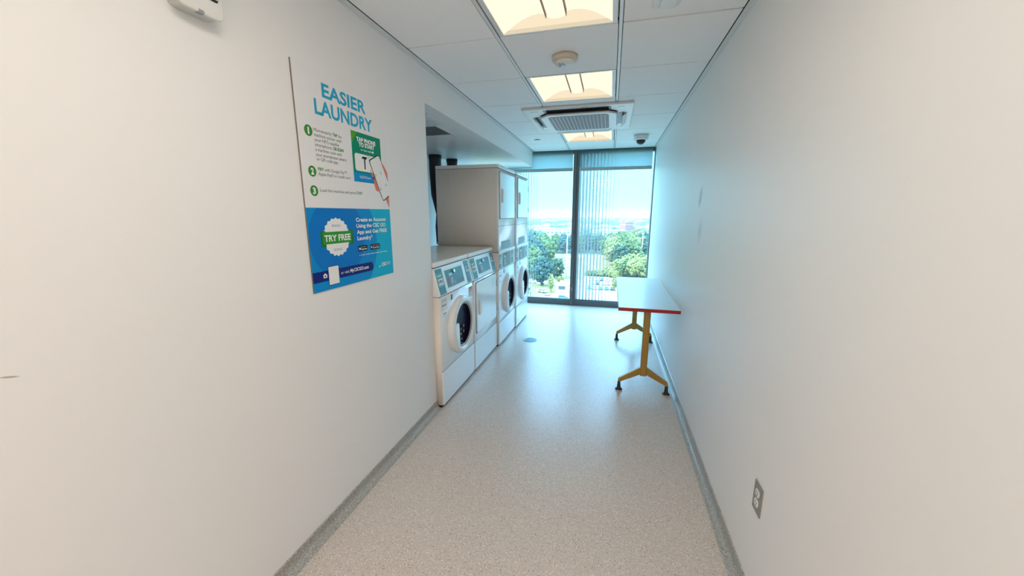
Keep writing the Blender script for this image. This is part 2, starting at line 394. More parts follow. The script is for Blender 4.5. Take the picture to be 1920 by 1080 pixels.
for (cx, cy, rz) in ((0, -.395, 0), (0, .395, PI), (-.395, 0, -PI/2), (.395, 0, PI/2)):
    L = .30 if cx == 0 else .22
    ca, sa = math.cos(rz), math.sin(rz)
    def T(p): return (cx+p[0]*ca-p[1]*sa, cy+p[0]*sa+p[1]*ca, p[2])
    bm = bmesh.new(); vv = box(bm, -L, L, *((-.050, .036) if cx == 0 else (-.015, .036)), -.0245, -.021)
    for v in bm.verts: v.co = T(v.co)
    obj('air_slot', bm, M_black, t)
    bm = bmesh.new(); prism(bm, [(-.022, -.056), (-.020, -.051), (.040, -.026), (.040, -.031)] if cx == 0 else [(-.048, -.026), (-.042, -.022), (-.004, -.050), (-.008, -.056)], 'x', -L+.02, L-.02)
    for v in bm.verts: v.co = T(v.co)
    obj('air_flap', bm, M_plastic, t, bevel=.0015)
for sx, sy in ((-1, -1), (1, -1), (1, 1), (-1, 1)):
    bm = bmesh.new(); box(bm, sx*.385-.03, sx*.385+.03, sy*.385-.03, sy*.385+.03, -.0245, -.022)
    obj('corner_cap', bm, M_plastic, t, bevel=.006)
bm = B((.045, .10, -.4755, -.466, -.0228, -.0215)); obj('name_mark', bm, M_grey, t)

# ------------------------------------------------------------------ small ceiling things
t = thing('smoke_detector', 'round smoke detector with a cream rim on the ceiling tile between the first two lights', 'smoke detector', (-.318, 2.505, ZC))
bm = bmesh.new(); lathe(bm, [(.078, 0), (.078, -.018), (.072, -.028), (.06, -.03)]); obj('base', bm, M_plastic2, t)
bm = bmesh.new(); lathe(bm, [(.062, -.026), (.062, -.040), (.052, -.050), (.0, -.053)]); cp = obj('sensor_cover', bm, M_plastic, t)
bm = bmesh.new()
for i, (x, y) in enumerate(((-.025, -.03), (-.008, -.03), (-.018, -.012), (.0, -.012), (-.03, .005))): box(bm, x-.006, x+.006, y-.007, y+.007, -.0535, -.049)
obj('sensor_slot', bm, M_grey, cp)
t = thing('sprinkler_cover', 'small round white sprinkler cover plate on the ceiling near the bulkhead', 'sprinkler', (-.965, 5.02, ZC))
bm = bmesh.new(); lathe(bm, [(.030, 0), (.030, -.006)]); obj('collar', bm, M_grey, t)
bm = bmesh.new(); lathe(bm, [(.040, -.006), (.040, -.010), (.0, -.012)]); obj('cover_plate', bm, M_plastic, t)
t = thing('security_camera', 'white dome security camera with dark glass near the window end of the ceiling', 'camera', (.305, 5.045, ZC))
bm = bmesh.new(); lathe(bm, [(.088, 0), (.086, -.048), (.078, -.058), (.052, -.062)]); obj('housing', bm, M_plastic, t)
bm = bmesh.new(); lathe(bm, [(.054, -.060)]+[(.054*math.cos(a), -.062-.05*math.sin(a)) for a in [i*PI/16 for i in range(1, 9)]]); obj('dome', bm, M_black, t)
t = thing('ceiling_sensor', 'white square box on the ceiling at the top edge beside the large light', 'sensor', (.196, 1.985, ZC))
bm = bmesh.new(); prism(bm, rrect(-.06, .06, -.06, .06, .012), 'z', -.012, 0); obj('back_plate', bm, M_plastic, t, bevel=.003)
bm = bmesh.new(); prism(bm, rrect(-.030, .040, -.045, .045, .01), 'z', -.028, -.012); obj('sensor_body', bm, M_plastic, t, bevel=.004)

# ------------------------------------------------------------------ alcove soffit: return grille and access panel
t = thing('return_grille', 'louvred air grille in the underside of the alcove ceiling', 'vent', (-1.58, 3.17, ZS))
bm = B((-.19, .175, -.19, -.165, -.008, 0), (-.19, .175, .165, .19, -.008, 0), (-.19, -.165, -.165, .165, -.008, 0), (.15, .175, -.165, .165, -.008, 0)); obj('grille_frame', bm, M_plastic, t, bevel=.002)
bm = B((-.165, .15, -.165, .165, -.002, -.0005)); obj('grille_backing', bm, M_grey, t)
bm = bmesh.new()
for i in range(22):
    y = -.16+.32*i/21; prism(bm, [(y-.004, -.008), (y-.002, -.008), (y+.005, -.002), (y+.003, -.002)], 'x', -.165, .15)
obj('grille_slats', bm, mat('slat_grey', (.42, .46, .48), .5), t)
t = thing('access_panel', 'flush white access panel in the alcove ceiling, nearer than the grille', 'panel', (-1.47, 2.80, ZS))
bm = B((-.16, .15, -.15, .16, -.012, 0)); obj('panel_frame', bm, M_bar, t, bevel=.002)
bm = B((-.135, .125, -.125, .135, -.0135, -.011)); d_ = obj('panel_door', bm, M_plastic, t, bevel=.001)
bm = bmesh.new(); lathe(bm, [(.006, -.0135), (.006, -.015), (0, -.015)], (.08, 0, 0)); obj('lock', bm, M_grey, d_)

# ------------------------------------------------------------------ black flexible ducts behind the dryers
def duct(label, pts, r):
    t = thing('flexible_duct', label, 'duct', (pts[-1][0], pts[-1][1], 0)); P = [Vector(p)-t.location for p in pts]
    fine = []; rad = []
    for i in range(len(P)-1):
        n = max(2, int((P[i+1]-P[i]).length/.012))
        for k in range(n): fine.append(P[i].lerp(P[i+1], k/n)); rad.append(r*(1+.045*(len(rad) % 2)))
    bm = bmesh.new(); tube(bm, fine, rad, 20); obj('duct_hose', bm, M_black, t)
    bm = bmesh.new(); tube(bm, [P[0]+Vector((0, 0, -.045)), P[0]], r*1.10, 20); obj('duct_collar', bm, M_black, t)
duct('black flexible exhaust duct nearest the alcove corner, rising behind the stacked dryers', [(-2.14, 4.46, 2.163), (-2.14, 4.46, 1.95), (-2.12, 4.44, 1.70), (-2.02, 4.36, 1.45), (-1.98, 4.24, 1.30), (-1.93, 4.15, 1.10)], .073)
duct('shorter looking black exhaust duct rising behind the far stacked dryer', [(-2.08, 4.84, 2.163), (-2.08, 4.84, 1.8), (-1.98, 4.84, 1.5), (-1.92, 4.84, 1.3)], .068)

# ------------------------------------------------------------------ laundry machines (front faces +X)
def cabinet(w, z0, z1, parent, name='cabinet', depth=.70):
    pr = rrect(0, w, -depth, 0, .02, 4); pr = [(y, x) for x, y in pr]       # (x, y) outline
    bm = bmesh.new(); prism(bm, pr, 'z', z0, z1)
    for f in bm.faces:                                                       # enamel front, warm side
        nrm = f.normal; f.normal_update()
        f.material_index = 0 if abs(f.normal.z) > .5 or f.calc_center_median().x > -.004 else 1
        if abs(f.normal.z) < .5: f.smooth = True
    o = obj(name, bm, [M_white, M_side], parent); return o
def slant(xb, zb, xt, zt):
    L = math.hypot(xt-xb, zt-zb); ux, uz = (xt-xb)/L, (zt-zb)/L; nx, nz = uz, -ux
    def f(u, v, t): return Vector((xb+ux*v+nx*t, u, zb+uz*v+nz*t))
    return f, L
def quad(bm, pl, u0, u1, v0, v1, t0, t1, mi=0):
    p = [pl(u, v, t) for t in (t0, t1) for u, v in ((u0, v0), (u1, v0), (u1, v1), (u0, v1))]
    vv = [bm.verts.new(q) for q in p]
    for q in ((0,3,2,1),(4,5,6,7),(0,1,5,4),(1,2,6,5),(2,3,7,6),(3,0,4,7)): bm.faces.new([vv[i] for i in q]).material_index = mi
def washer_door(w, zc, parent, rot=0):
    cy = w/2+.02; bm = bmesh.new()
    pr = [(.236, 0), (.237, .018), (.233, .034), (.222, .046), (.206, .051), (.192, .048), (.184, .038), (.181, .018), (.180, .002)]
    lathe(bm, [(r, h) for r, h in pr], (0, cy, zc), 'x', 64, caps=False)
    d = obj('washer_door', bm, M_white, parent)
    for f in d.data.polygons: f.use_smooth = True
    bm = bmesh.new(); lathe(bm, [(.184, .036), (.176, .040), (.168, .030)], (0, cy, zc), 'x', 64, caps=False); obj('glass_rim', bm, mat('rim_grey', (.34, .35, .32), .3) if 'rim_grey' not in bpy.data.materials else bpy.data.materials['rim_grey'], d)
    bm = bmesh.new(); lathe(bm, [(.176, .036), (.165, .022), (.145, .010), (.10, .004), (.0, .002)][::1], (0, cy, zc), 'x', 64, caps=False); gl = obj('door_glass', bm, M_glassdark, d)
    # warm metal rods put in to stand for reflected glints
    for (dy, dz, h_, rr) in ((.010, -.075, .020, .0045), (.012, -.030, .016, .004), (-.045, -.085, .016, .004), (-.047, -.045, .010, .0035), (-.035, -.130, .010, .006)):
        bm = bmesh.new(); tube(bm, [(.012, cy+dy+.03, zc+dz-h_*.6), (.014, cy+dy+.034, zc+dz+h_*.6)], rr, 8); obj('glint_rod', bm, M_glint, gl)
    # handle: flat block closing the left of the opening from mid height down
    r = .190; a0, a1 = math.radians(167), math.radians(232); pts = []
    for k in range(9): a = a0+(a1-a0)*k/8; pts.append((cy+r*math.cos(a), zc+r*math.sin(a)))
    pts += [(cy-.110, zc+r*math.sin(a1)), (cy-.128, zc+r*math.sin(a0))]
    bm = bmesh.new(); prism(bm, pts, 'x', .003, .049); obj('door_handle', bm, M_white, d, bevel=.004)
    return d
def kick(w, z, t):
    obj('kick_panel', B((-.01, .004, .006, w-.006, .022, z-.003)), M_white, t, bevel=.003)
    obj('toe_gap', B((-.04, -.012, .004, w-.004, .0, .022)), M_black, t)
    obj('panel_seam', B((-.005, .0008, .004, w-.004, z-.003, z+.0)), M_seam, t)
def leaves(w, t, x=-.05):
    for yy in (.05, w-.05):
        for xx in (-.62, -.06):
            bm = bmesh.new(); lathe(bm, [(.018, .0), (.018, .008), (.009, .012), (.009, .03)], (xx, yy, 0)); obj('levelling_foot', bm, M_black, t)
M_rim = mat('rim_grey', (.34, .35, .32), .3)
def control_face(t, w, pl, L, teal, strips, panel, vs_, vp, number=None):
    bz = obj_b = bmesh.new(); quad(bz, pl, .004, w-.004, .0, L, -.004, .002); cf = obj('control_fascia', bz, M_white, t, bevel=.002)
    for i, (a, b) in enumerate(strips):
        bm = bmesh.new(); quad(bm, pl, a, b, vs_[0], vs_[1], .002, .0035); s = obj('side_display', bm, teal, cf)
        bm = bmesh.new(); m = (b-a)
        if i == 0:
            quad(bm, pl, a+.1*m, b-.1*m, vs_[0]+.36*(vs_[1]-vs_[0]), vs_[0]+.62*(vs_[1]-vs_[0]), .0035, .0042, 0)
            quad(bm, pl, a+.06*m, b-.1*m, vs_[0]+.64*(vs_[1]-vs_[0]), vs_[0]+.84*(vs_[1]-vs_[0]), .0035, .0042, 1)
            quad(bm, pl, a+.06*m, b-.1*m, vs_[0]+.29*(vs_[1]-vs_[0]), vs_[0]+.35*(vs_[1]-vs_[0]), .0035, .0042, 2)
            h = vs_[1]-vs_[0]
            if number: text(bm, number, a+.18*m, b-.2*m, vs_[0]+.43*h, .13*h, .0044, 3, .03, pl)
            else:
                for q in range(4): quad(bm, pl, a+(.18+.17*q)*m, a+(.26+.17*q)*m, vs_[0]+.42*h, vs_[0]+(.56-.03*(q % 2))*h, .0042, .0045, 3)
            for q in range(3): quad(bm, pl, a+(.15+.22*q)*m, a+(.30+.22*q)*m, vs_[0]+.70*h, vs_[0]+.76*h, .0042, .0045, 0)
            obj('sticker_label', bm, [M_label, M_green, M_cyanl, M_ink], s)
        else:
            h = vs_[1]-vs_[0]
            for q, (f0, f1, mi) in enumerate(((.84, .93, 1), (.70, .74, 0), (.60, .64, 0), (.50, .56, 0), (.34, .37, 1), (.26, .28, 1), (.12, .2, 1))):
                quad(bm, pl, a+.2*m, b-(.2+.12*(q % 3))*m, vs_[0]+f0*h, vs_[0]+f1*h, .0035, .0040, mi)
            obj('printed_icons', bm, [M_label, mat_i], s)
    a, b = panel; h = vp[1]-vp[0]; m = b-a
    bm = bmesh.new(); quad(bm, pl, a-.008, b+.008, vp[0]-.008, vp[1]+.008, .002, .0028); rimo = obj('panel_bezel', bm, M_rimw, cf)
    bm = bmesh.new(); quad(bm, pl, a, b, vp[0], vp[1], .0028, .004); s = obj('control_panel', bm, teal, cf)
    bm = bmesh.new(); c = pl(a+.46*m, vp[0]+.84*h, .004); c2 = pl(a+.46*m, vp[0]+.84*h, .016)
    tube(bm, [c, c2], [.016, .013], 16); obj('coin_lock', bm, M_chrome, s)
    bm = bmesh.new(); quad(bm, pl, a+.17*m, a+.36*m, vp[0]+.62*h, vp[0]+.79*h, .004, .006); obj('display_window', bm, M_lcd, s)
    bm = bmesh.new()
    for r in range(4):
        for q in range(4):
            if r == 0 and q > 2: continue
            quad(bm, pl, a+(.08+.075*q)*m, a+(.13+.075*q)*m, vp[0]+(.10+.11*r)*h, vp[0]+(.17+.11*r)*h, .004, .0052, 0 if q > 1 else 1)
    obj('keypad', bm, [M_label, M_pink], s)
    bm = bmesh.new(); quad(bm, pl, a+.43*m, a+.47*m, vp[0]+.12*h, vp[0]+.2*h, .004, .0052, 0); obj('start_button', bm, M_label, s); bm = bmesh.new()
    for q in range(3): quad(bm, pl, a+.66*m, b-.05*m, vp[0]+(.12+.06*q)*h, vp[0]+(.14+.06*q)*h, .004, .0045, 1)
    obj('instruction_lines', bm, [M_label, M_pink], s)
mat_i = mat('icon_blue', (.14, .36, .50), .5); M_rimw = mat('bezel_white', (.80, .76, .75), .3); M_lcd = mat('lcd', (.45, .72, .76), .3); M_pink = mat('pink_print', (.42, .22, .28), .5)
def front_notes(t, w, sticker):
    bm = bmesh.new()
    for q in range(5): box(bm, .0005, .0012, .044+.012*q, .052+.012*q, .822+.003*(q % 2), .828, 2); box(bm, .0005, .0012, .044+.012*q, .051+.012*q, .780+.004*(q % 3), .797-.003*(q % 2), 2)
    for q in range(4): box(bm, .0005, .0012, .035, .112, .838-.026*q-.0008, .838-.026*q+.0008, 2)
    box(bm, .0005, .0012, .034, .0355, .76, .838, 2); box(bm, .0005, .0012, .111, .1125, .76, .838, 2)
    for q in range(3): box(bm, .0005, .0012, .05+.02*q, .064+.02*q, .722, .729, 1)
    box(bm, .0005, .0012, .058, .10, .706, .709, 2)
    obj('instruction_print', bm, [M_ink, M_bluep, M_grey], t)
    bm = B((.0, .0015, .195, .225, .800, .845)); ch = obj('dark_badge', bm, M_grey, t); ch['label'] = 'small dark rectangular badge'
    obj('badge_mark', B((.0015, .002, .201, .219, .826, .838), (.0015, .002, .201, .219, .808, .820)), M_ink, ch)
    if sticker:
        bm = bmesh.new(); box(bm, .0004, .0012, .575, .655, .745, .83, 0); box(bm, .0012, .0016, .58, .65, .806, .826, 1)
        for q in range(4): box(bm, .0012, .0016, .582+.017*q, .594+.017*q, .795, .802, 1)
        box(bm, .0012, .0016, .585, .60, .785, .793, 2); box(bm, .0012, .0016, .620, .636, .787, .795, 2)
        obj('warning_sticker', bm, [M_label, M_red, M_ink], t)
        bm = bmesh.new(); [box(bm, .0004, .0012, .225+.015*q, .235+.015*q, .742-.019*w_, .752-.019*w_+.002*(q % 2)) for q in range(4) for w_ in range(2) if q+w_ < 4]; obj('door_notice_print', bm, M_pink, t)

def single_top(t, w):
    pr = [(0, .862), (-.048, 1.066), (-.066, 1.070), (-.70, 1.070), (-.70, .862)]
    bm = bmesh.new(); prism(bm, pr, 'y', .0, w); obj('console_housing', bm, [M_white], t, bevel=.004)
    pr = [(-.040, 1.073), (-.042, 1.104), (-.055, 1.112), (-.70, 1.112), (-.70, 1.073)]
    bm = bmesh.new(); prism(bm, pr, 'y', .001, w-.001); obj('top_lid', bm, mat('lid_enamel', (.88, .80, .73), .32, coat=.2) if 'lid_enamel' not in bpy.data.materials else bpy.data.materials['lid_enamel'], t, bevel=.005)
    obj('lid_seam', B((-.69, -.046, .002, w-.002, 1.069, 1.074)), M_seam, t)
    obj('console_seam', B((-.69, .0, .001, w-.001, .859, .8625)), M_seam, t)
# -- 1 washer
t = thing('washing_machine', 'single front loading washing machine next to the end of the wall, nearest of the row', 'washing machine', (-1.163, 2.412, 0))
W1 = .680; cabinet(W1, .02, .86, t); single_top(t, W1); pl, L = slant(0, .866, -.046, 1.064)
control_face(t, W1, pl, L, M_panel, [(.018, .125), (.560, .655)], (.168, .500), (.006, L-.008), (.036, L-.036), '191')
washer_door(W1, .566, t); front_notes(t, W1, True); kick(W1, .29, t); leaves(W1, t)
# -- 2 dryer
t = thing('tumble_dryer', 'low white tumble dryer with a rectangular door between the single washer and the tall stack', 'dryer', (-1.160, 3.102, 0))
W2 = .700; cabinet(W2, .02, .86, t); single_top(t, W2)
control_face(t, W2, pl, L, M_panel, [(.018, .125), (.575, .672)], (.168, .515), (.006, L-.008), (.036, L-.036))
def dryer_door(t, y0, y1, z0, z1, w, hz):
    obj('door_shadow_gap', B((-.002, .0012, y0-.006, y1+.006, z0-.006, z1+.006)), M_seam, t)
    bm = bmesh.new(); prism(bm, rrect(y0, y1, z0, z1, .02), 'x', .0, .014); d = obj('dryer_door', bm, M_white, t, bevel=.004)
    bm = bmesh.new(); prism(bm, rrect(y0+.045, y0+.10, hz-.075, hz+.075, .008), 'x', .013, .0148); h = obj('handle_recess', bm, M_seamL, d)
    obj('door_handle', B((.0145, .030, y0+.05, y0+.062, hz-.07, hz+.07), (.0145, .026, y0+.084, y0+.094, hz-.06, hz+.06)), M_white, d, bevel=.003)
    for z in (z0+.10, z1-.10): obj('hinge', B((.0, .016, y1+.003, y1+.020, z-.034, z+.034)), M_hinge, d, bevel=.002)
M_seamL = mat('recess_shade', (.70, .67, .68), .4); M_hinge = mat('hinge_grey', (.22, .20, .24), .4)
dryer_door(t, .048, .648, .365, .835, W2, .60); kick(W2, .285, t); leaves(W2, t)
bm = bmesh.new()
for q in range(5): box(bm, .0145, .0150, .50, .60-.012*(q % 3), .79-.018*q, .793-.018*q)
obj('door_print', bm, M_cyanp if 'M_cyanp' in globals() else M_grey, t)
# -- 3, 4 stacked units
def stack(label, x, y, w, num):
    t = thing('stacked_washer_dryer', label, 'washer dryer', (x, y, 0))
    cabinet(w, .02, 1.045, t, 'washer_cabinet'); washer_door(w, .545, t); front_notes(t, w, False); kick(w, .275, t); leaves(w, t)
    pl = lambda u, v, tt: Vector((tt, u, .858+v))
    control_face(t, w, pl, .18, M_panel2, [(.015, .10), (.525, .625)], (.145, .49), (.012, .166), (.010, .172), None)
    obj('console_seam', B((-.69, .001, .001, w-.001, .853, .8565)), M_seam, t)
    cabinet(w, 1.052, 1.912, t, 'dryer_cabinet')
    obj('stack_seam', B((-.68, .001, .002, w-.002, 1.045, 1.052)), M_seam, t)
    obj('stacking_trim', B((-.005, .010, .0, w, 1.030, 1.062)), M_white, t, bevel=.004)
    bm = bmesh.new(); prism(bm, rrect(-.70, .006, -.001, w+.001, .018), 'z', 1.916, 1.952); obj('top_cap', bm, M_white, t, bevel=.006)
    obj('cap_seam', B((-.68, .001, .002, w-.002, 1.911, 1.917)), M_seam, t)
    dryer_door(t, .045, w-.065, 1.405, 1.880, w, 1.64)
    obj('lower_seam', B((-.002, .0010, .004, w-.004, 1.323, 1.3265)), M_seam, t)
    bm = bmesh.new(); box(bm, .0, .0016, .125, .475, 1.078, 1.156, 0)
    for r in range(3):
        for q in range(9): box(bm, .0016, .002, .15+.034*q, .175+.034*q-.008*((r+q) % 2), 1.094+.018*r, 1.101+.018*r, 1)
    obj('rating_plate', bm, [mat_plate, M_label2], t)
    # folded ribs on the near side panel
    bm = bmesh.new()
    for xx in (-.045, -.225, -.33, -.43, -.53, -.60):
        box(bm, xx-.0010, xx+.0010, -.0010, .002, 1.06, 1.905)
    obj('side_panel_fold', bm, M_side, t)
    return t
mat_plate = mat('plate_grey', (.28, .38, .40), .5); M_label2 = mat('plate_print', (.42, .52, .53), .5); M_sider = mat('side_fold', (.60, .54, .50), .4)
stack('tall stacked dryer over washer whose beige side is visible, nearer of the two stacks', -1.138, 3.812, .712, None)
stack('tall stacked dryer over washer at the window end of the row', -1.124, 4.536, .680, None)

# ------------------------------------------------------------------ table
t = thing('folding_table', 'long white topped table with red edge and bronze T legs against the right wall', 'table', (.318, 3.72, 0))
M_top = mat('white_laminate', (.62, .70, .70), .25); M_rededge = mat('red_edge', (.42, .014, .010), .4)
M_bronze = mat('bronze_leg', (.42, .235, .05), .35, metal=.25)
hx, hy = .2265, .755
bm = B((-hx+.003, hx-.003, -hy+.003, hy-.003, .710, .736)); tp = obj('tabletop', bm, M_top, t, bevel=.0015)
bm = B((-hx, hx, -hy, -hy+.0035, .709, .7345), (-hx, hx, hy-.0035, hy, .709, .7345))
obj('edge_band', bm, M_rededge, tp)
obj('side_band', B((-hx, -hx+.0035, -hy+.0035, hy-.0035, .709, .7345), (hx-.0035, hx, -hy+.0035, hy-.0035, .709, .7345)), mat('cream_edge', (.62, .56, .44), .4), tp)
bm = B((-.02, .02, -hy+.1, hy-.1, .680, .710)); obj('under_rail', bm, M_bronze, t)
for yy in (-.655, .655):
    bm = bmesh.new(); prism(bm, rrect(-.026, .026, yy-.016, yy+.016, .012), 'z', .148, .709)
    col_ = obj('leg_column', bm, M_bronze, t)
    obj('top_bracket', B((-.15, .15, yy-.02, yy+.02, .695, .7095)), M_bronze, col_)
    for s in (-1, 1):
        bm = bmesh.new(); prism(bm, [(s*.024, .222), (s*.192, .108), (s*.196, .078), (s*.18, .078), (s*.024, .158)], 'y', yy-.014, yy+.014)
        arm = obj('foot_arm', bm, M_bronze, col_, bevel=.0025)
        bm = bmesh.new(); lathe(bm, [(.012, .082), (.013, .05), (.0165, .02), (.019, .016), (.029, .012), (.029, .006)], (s*.186, yy, 0), 'z', 24); obj('foot', bm, M_black, t)
        bm = bmesh.new(); lathe(bm, [(.029, .006), (.029, .0), (.02, .0)], (s*.186, yy, 0), 'z', 24); obj('foot_pad', bm, mat('pad', (.7, .62, .52), .6) if 'pad' not in bpy.data.materials else bpy.data.materials['pad'], t)

# ------------------------------------------------------------------ floor drain
t = thing('floor_drain', 'round metal floor drain set in the floor in front of the far stack', 'drain', (-.848, 4.12, 0))
M_drain = mat('drain_metal', (.22, .32, .36), .35, metal=.8)
bm = bmesh.new(); lathe(bm, [(.080, .0), (.080, .003), (.070, .004), (.066, .001)], n=40, caps=False); obj('drain_ring', bm, M_drain, t)
bm = bmesh.new(); lathe(bm, [(.068, .0005), (.0, .0005)], n=32); obj('drain_well', bm, M_black, t)
bm = bmesh.new()
for i in range(9):
    x = -.056+.014*i; h = math.sqrt(max(0, .066**2-x*x)); box(bm, x-.003, x+.003, -h, h, .001, .003)
obj('drain_bars', bm, M_drain, t)

# ------------------------------------------------------------------ wall outlet
t = thing('power_outlet', 'stainless double power outlet low on the right wall', 'outlet', (XR, 1.396, .422), PI)
bm = bmesh.new(); prism(bm, rrect(-.036, .036, -.058, .058, .003), 'x', 0, .004); obj('cover_plate', bm, M_steel, t, bevel=.0015)
for s in (-1, 1):
    pts = [(.0172*math.cos(a), s*.0195+max(-.0135, min(.0135, .0172*math.sin(a)))) for a in [2*PI*k/28 for k in range(28)]]
    bm = bmesh.new(); prism(bm, pts, 'x', .003, .0065); r = obj('receptacle', bm, M_plastic, t, bevel=.0008)
    bm = B((.0062, .0069, -.0075, -.0055, s*.0195-.001, s*.0195+.008), (.0062, .0069, .0055, .0075, s*.0195-.001, s*.0195+.007), (.0062, .0069, -.002, .002, s*.0195-.0095, s*.0195-.0055)); obj('socket_slots', bm, M_ink, r)
bm = bmesh.new(); lathe(bm, [(.003, .004), (.0025, .0052), (0, .0054)], axis='x', n=12); obj('screw', bm, M_chrome, t)

# ------------------------------------------------------------------ wall strobe (top left)
t = thing('fire_alarm_strobe', 'white wall alarm unit with rounded corners cut off at the top left edge', 'alarm', (XL, .948, 2.018))
bm = bmesh.new(); prism(bm, rrect(-.062, .065, .0, .17, .022), 'x', 0, .040); obj('housing', bm, mat('alarm_side', (.60, .61, .58), .4), t, bevel=.003)
bm = bmesh.new(); prism(bm, rrect(-.066, .066, -.002, .172, .022), 'x', .040, .050); f = obj('front_cover', bm, M_plastic, t, bevel=.004)
bm = bmesh.new(); prism(bm, rrect(.008, .05, .045, .15, .006), 'x', .049, .0515); s_ = obj('strobe_window', bm, M_black, f)
bm = bmesh.new(); prism(bm, rrect(.016, .05, .051, .145, .005), 'x', .051, .058); obj('strobe_lens', bm, M_plastic, s_, bevel=.002)
obj('cover_tab', B((.036, .0505, -.012, .004, -.003, .006)), M_grey, f)

# ------------------------------------------------------------------ poster on the left wall
PW, PH = .612, .918
t = thing('poster', 'tall laundry instructions poster with blue lower band on the left wall', 'poster', (XL, 1.303, 1.117))
obj('poster_board', B((-.0, .004, 0, PW, 0, PH)), mat('poster_white', (.84, .83, .84), .35), t)
obj('edge_shade_strip', B((0, .0042, -.0028, 0, 0, PH)), mat('edge_shade_brown', (.20, .17, .14), .7), t)  # dark strip painting in the shade along the board's left side
U = PW
def P(u, v, h=0): return Vector((h, u*U, v*U))
def ppl(u, v, h): return Vector((h, u*U, v*U))
def poly(bm, pts, h, mi=0):
    f = bm.faces.new([bm.verts.new(ppl(u, v, h)) for u, v in pts]); f.material_index = mi; return f
def clip(pts, x0, x1, y0, y1):
    def cl(ps, ins, inter):
        out = []
        for i in range(len(ps)):
            a, b = ps[i-1], ps[i]
            if ins(b):
                if not ins(a): out.append(inter(a, b))
                out.append(b)
            elif ins(a): out.append(inter(a, b))
        return out
    def ix(x): return lambda a, b: (x, a[1]+(b[1]-a[1])*(x-a[0])/(b[0]-a[0]))
    def iy(y): return lambda a, b: (a[0]+(b[0]-a[0])*(y-a[1])/(b[1]-a[1]), y)
    for ins, it in ((lambda p: p[0] >= x0, ix(x0)), (lambda p: p[0] <= x1, ix(x1)), (lambda p: p[1] >= y0, iy(y0)), (lambda p: p[1] <= y1, iy(y1))):
        if pts: pts = cl(pts, ins, it)
    return pts
def circ(cx, cy, r, n=48, ry=None): return [(cx+r*math.cos(2*PI*k/n), cy+(ry or r)*math.sin(2*PI*k/n)) for k in range(n)]
def pm(n, *c): return mat(n, srgb(*c), .45, spec=.2)
K = dict(cyan=pm('print_cyan', 45, 170, 210), green=pm('print_green', 62, 140, 50), dark=pm('print_text', 70, 74, 84), blue=pm('print_blue', 0, 140, 212), sky=pm('print_sky', 0, 182, 222),
         blue2=pm('print_blue_dark', 0, 118, 203), navy=pm('print_navy', 12, 30, 120), white=pm('print_white', 240, 240, 240), lime=pm('print_lime', 85, 165, 40), teal=pm('print_teal', 0, 140, 110), skin=pm('print_skin', 235, 130, 115),
         black=pm('print_black', 15, 20, 35), ribbon=pm('print_ribbon', 50, 150, 45), ribbon2=pm('print_ribbon_dark', 25, 120, 40), paleblue=pm('print_pale', 110, 150, 190), teal2=pm('print_teal_light', 0, 150, 160))
def part(name, bm, keys, parent=t):
    me_ = obj(name, bm, [K[k] for k in keys], parent)
    return me_
H1 = .0043
bm = bmesh.new(); text(bm, 'EASIER', .251, .739, 1.344, .088, H1, 0, .03, ppl); text(bm, 'LAUNDRY', .168, .815, 1.218, .094, H1, 0, .03, ppl); part('headline', bm, ['cyan'])
TAP = t
for (num, cy) in (('1', 1.092), ('2', .831), ('3', .702)):
    bm = bmesh.new(); poly(bm, circ(.093, cy, .036), H1, 0); text(bm, num, .080 if num != '1' else .086, .107 if num != '1' else .100, cy-.020, .040, H1+.0004, 1, .05, ppl); part('step_badge', bm, ['green', 'white'])
def line(bm, segs, base, cap, h=H1):
    for s, x0, x1, mi, bo in segs: text(bm, s, x0, x1, base, cap, h, mi, bo, ppl)
bm = bmesh.new(); c = .0215
line(bm, [('Momentarily', .141, .312, 0, .0), ('TAP', .322, .372, 1, .04), ('the', .381, .418, 0, .0)], 1.098, c)
line(bm, [('machine sticker with', .141, .413, 0, .0)], 1.066, c)
line(bm, [('your NFC-capable', .141, .382, 0, .0)], 1.034, c)
line(bm, [('smartphone,', .141, .308, 0, .0), ('OR SCAN', .318, .428, 1, .04)], 1.002, c)
line(bm, [('a machine code with', .141, .405, 0, .0)], .970, c)
line(bm, [('your smartphone camera', .141, .452, 0, .0)], .938, c)
line(bm, [('or QR code app', .144, .355, 0, .0)], .908, c)
part('step_one_text', bm, ['dark', 'green'])
bm = bmesh.new(); line(bm, [('PAY', .149, .203, 1, .04), ('with Google Pay™,', .213, .452, 0, .0)], .842, c); line(bm, [('Apple Pay® or credit card', .149, .48, 0, .0)], .809, c); part('step_two_text', bm, ['dark', 'green'])
bm = bmesh.new(); line(bm, [('Load the machine and press', .149, .535, 0, .0), ('START', .543, .618, 1, .02)], .700, c); part('step_three_text', bm, ['dark', 'green'])
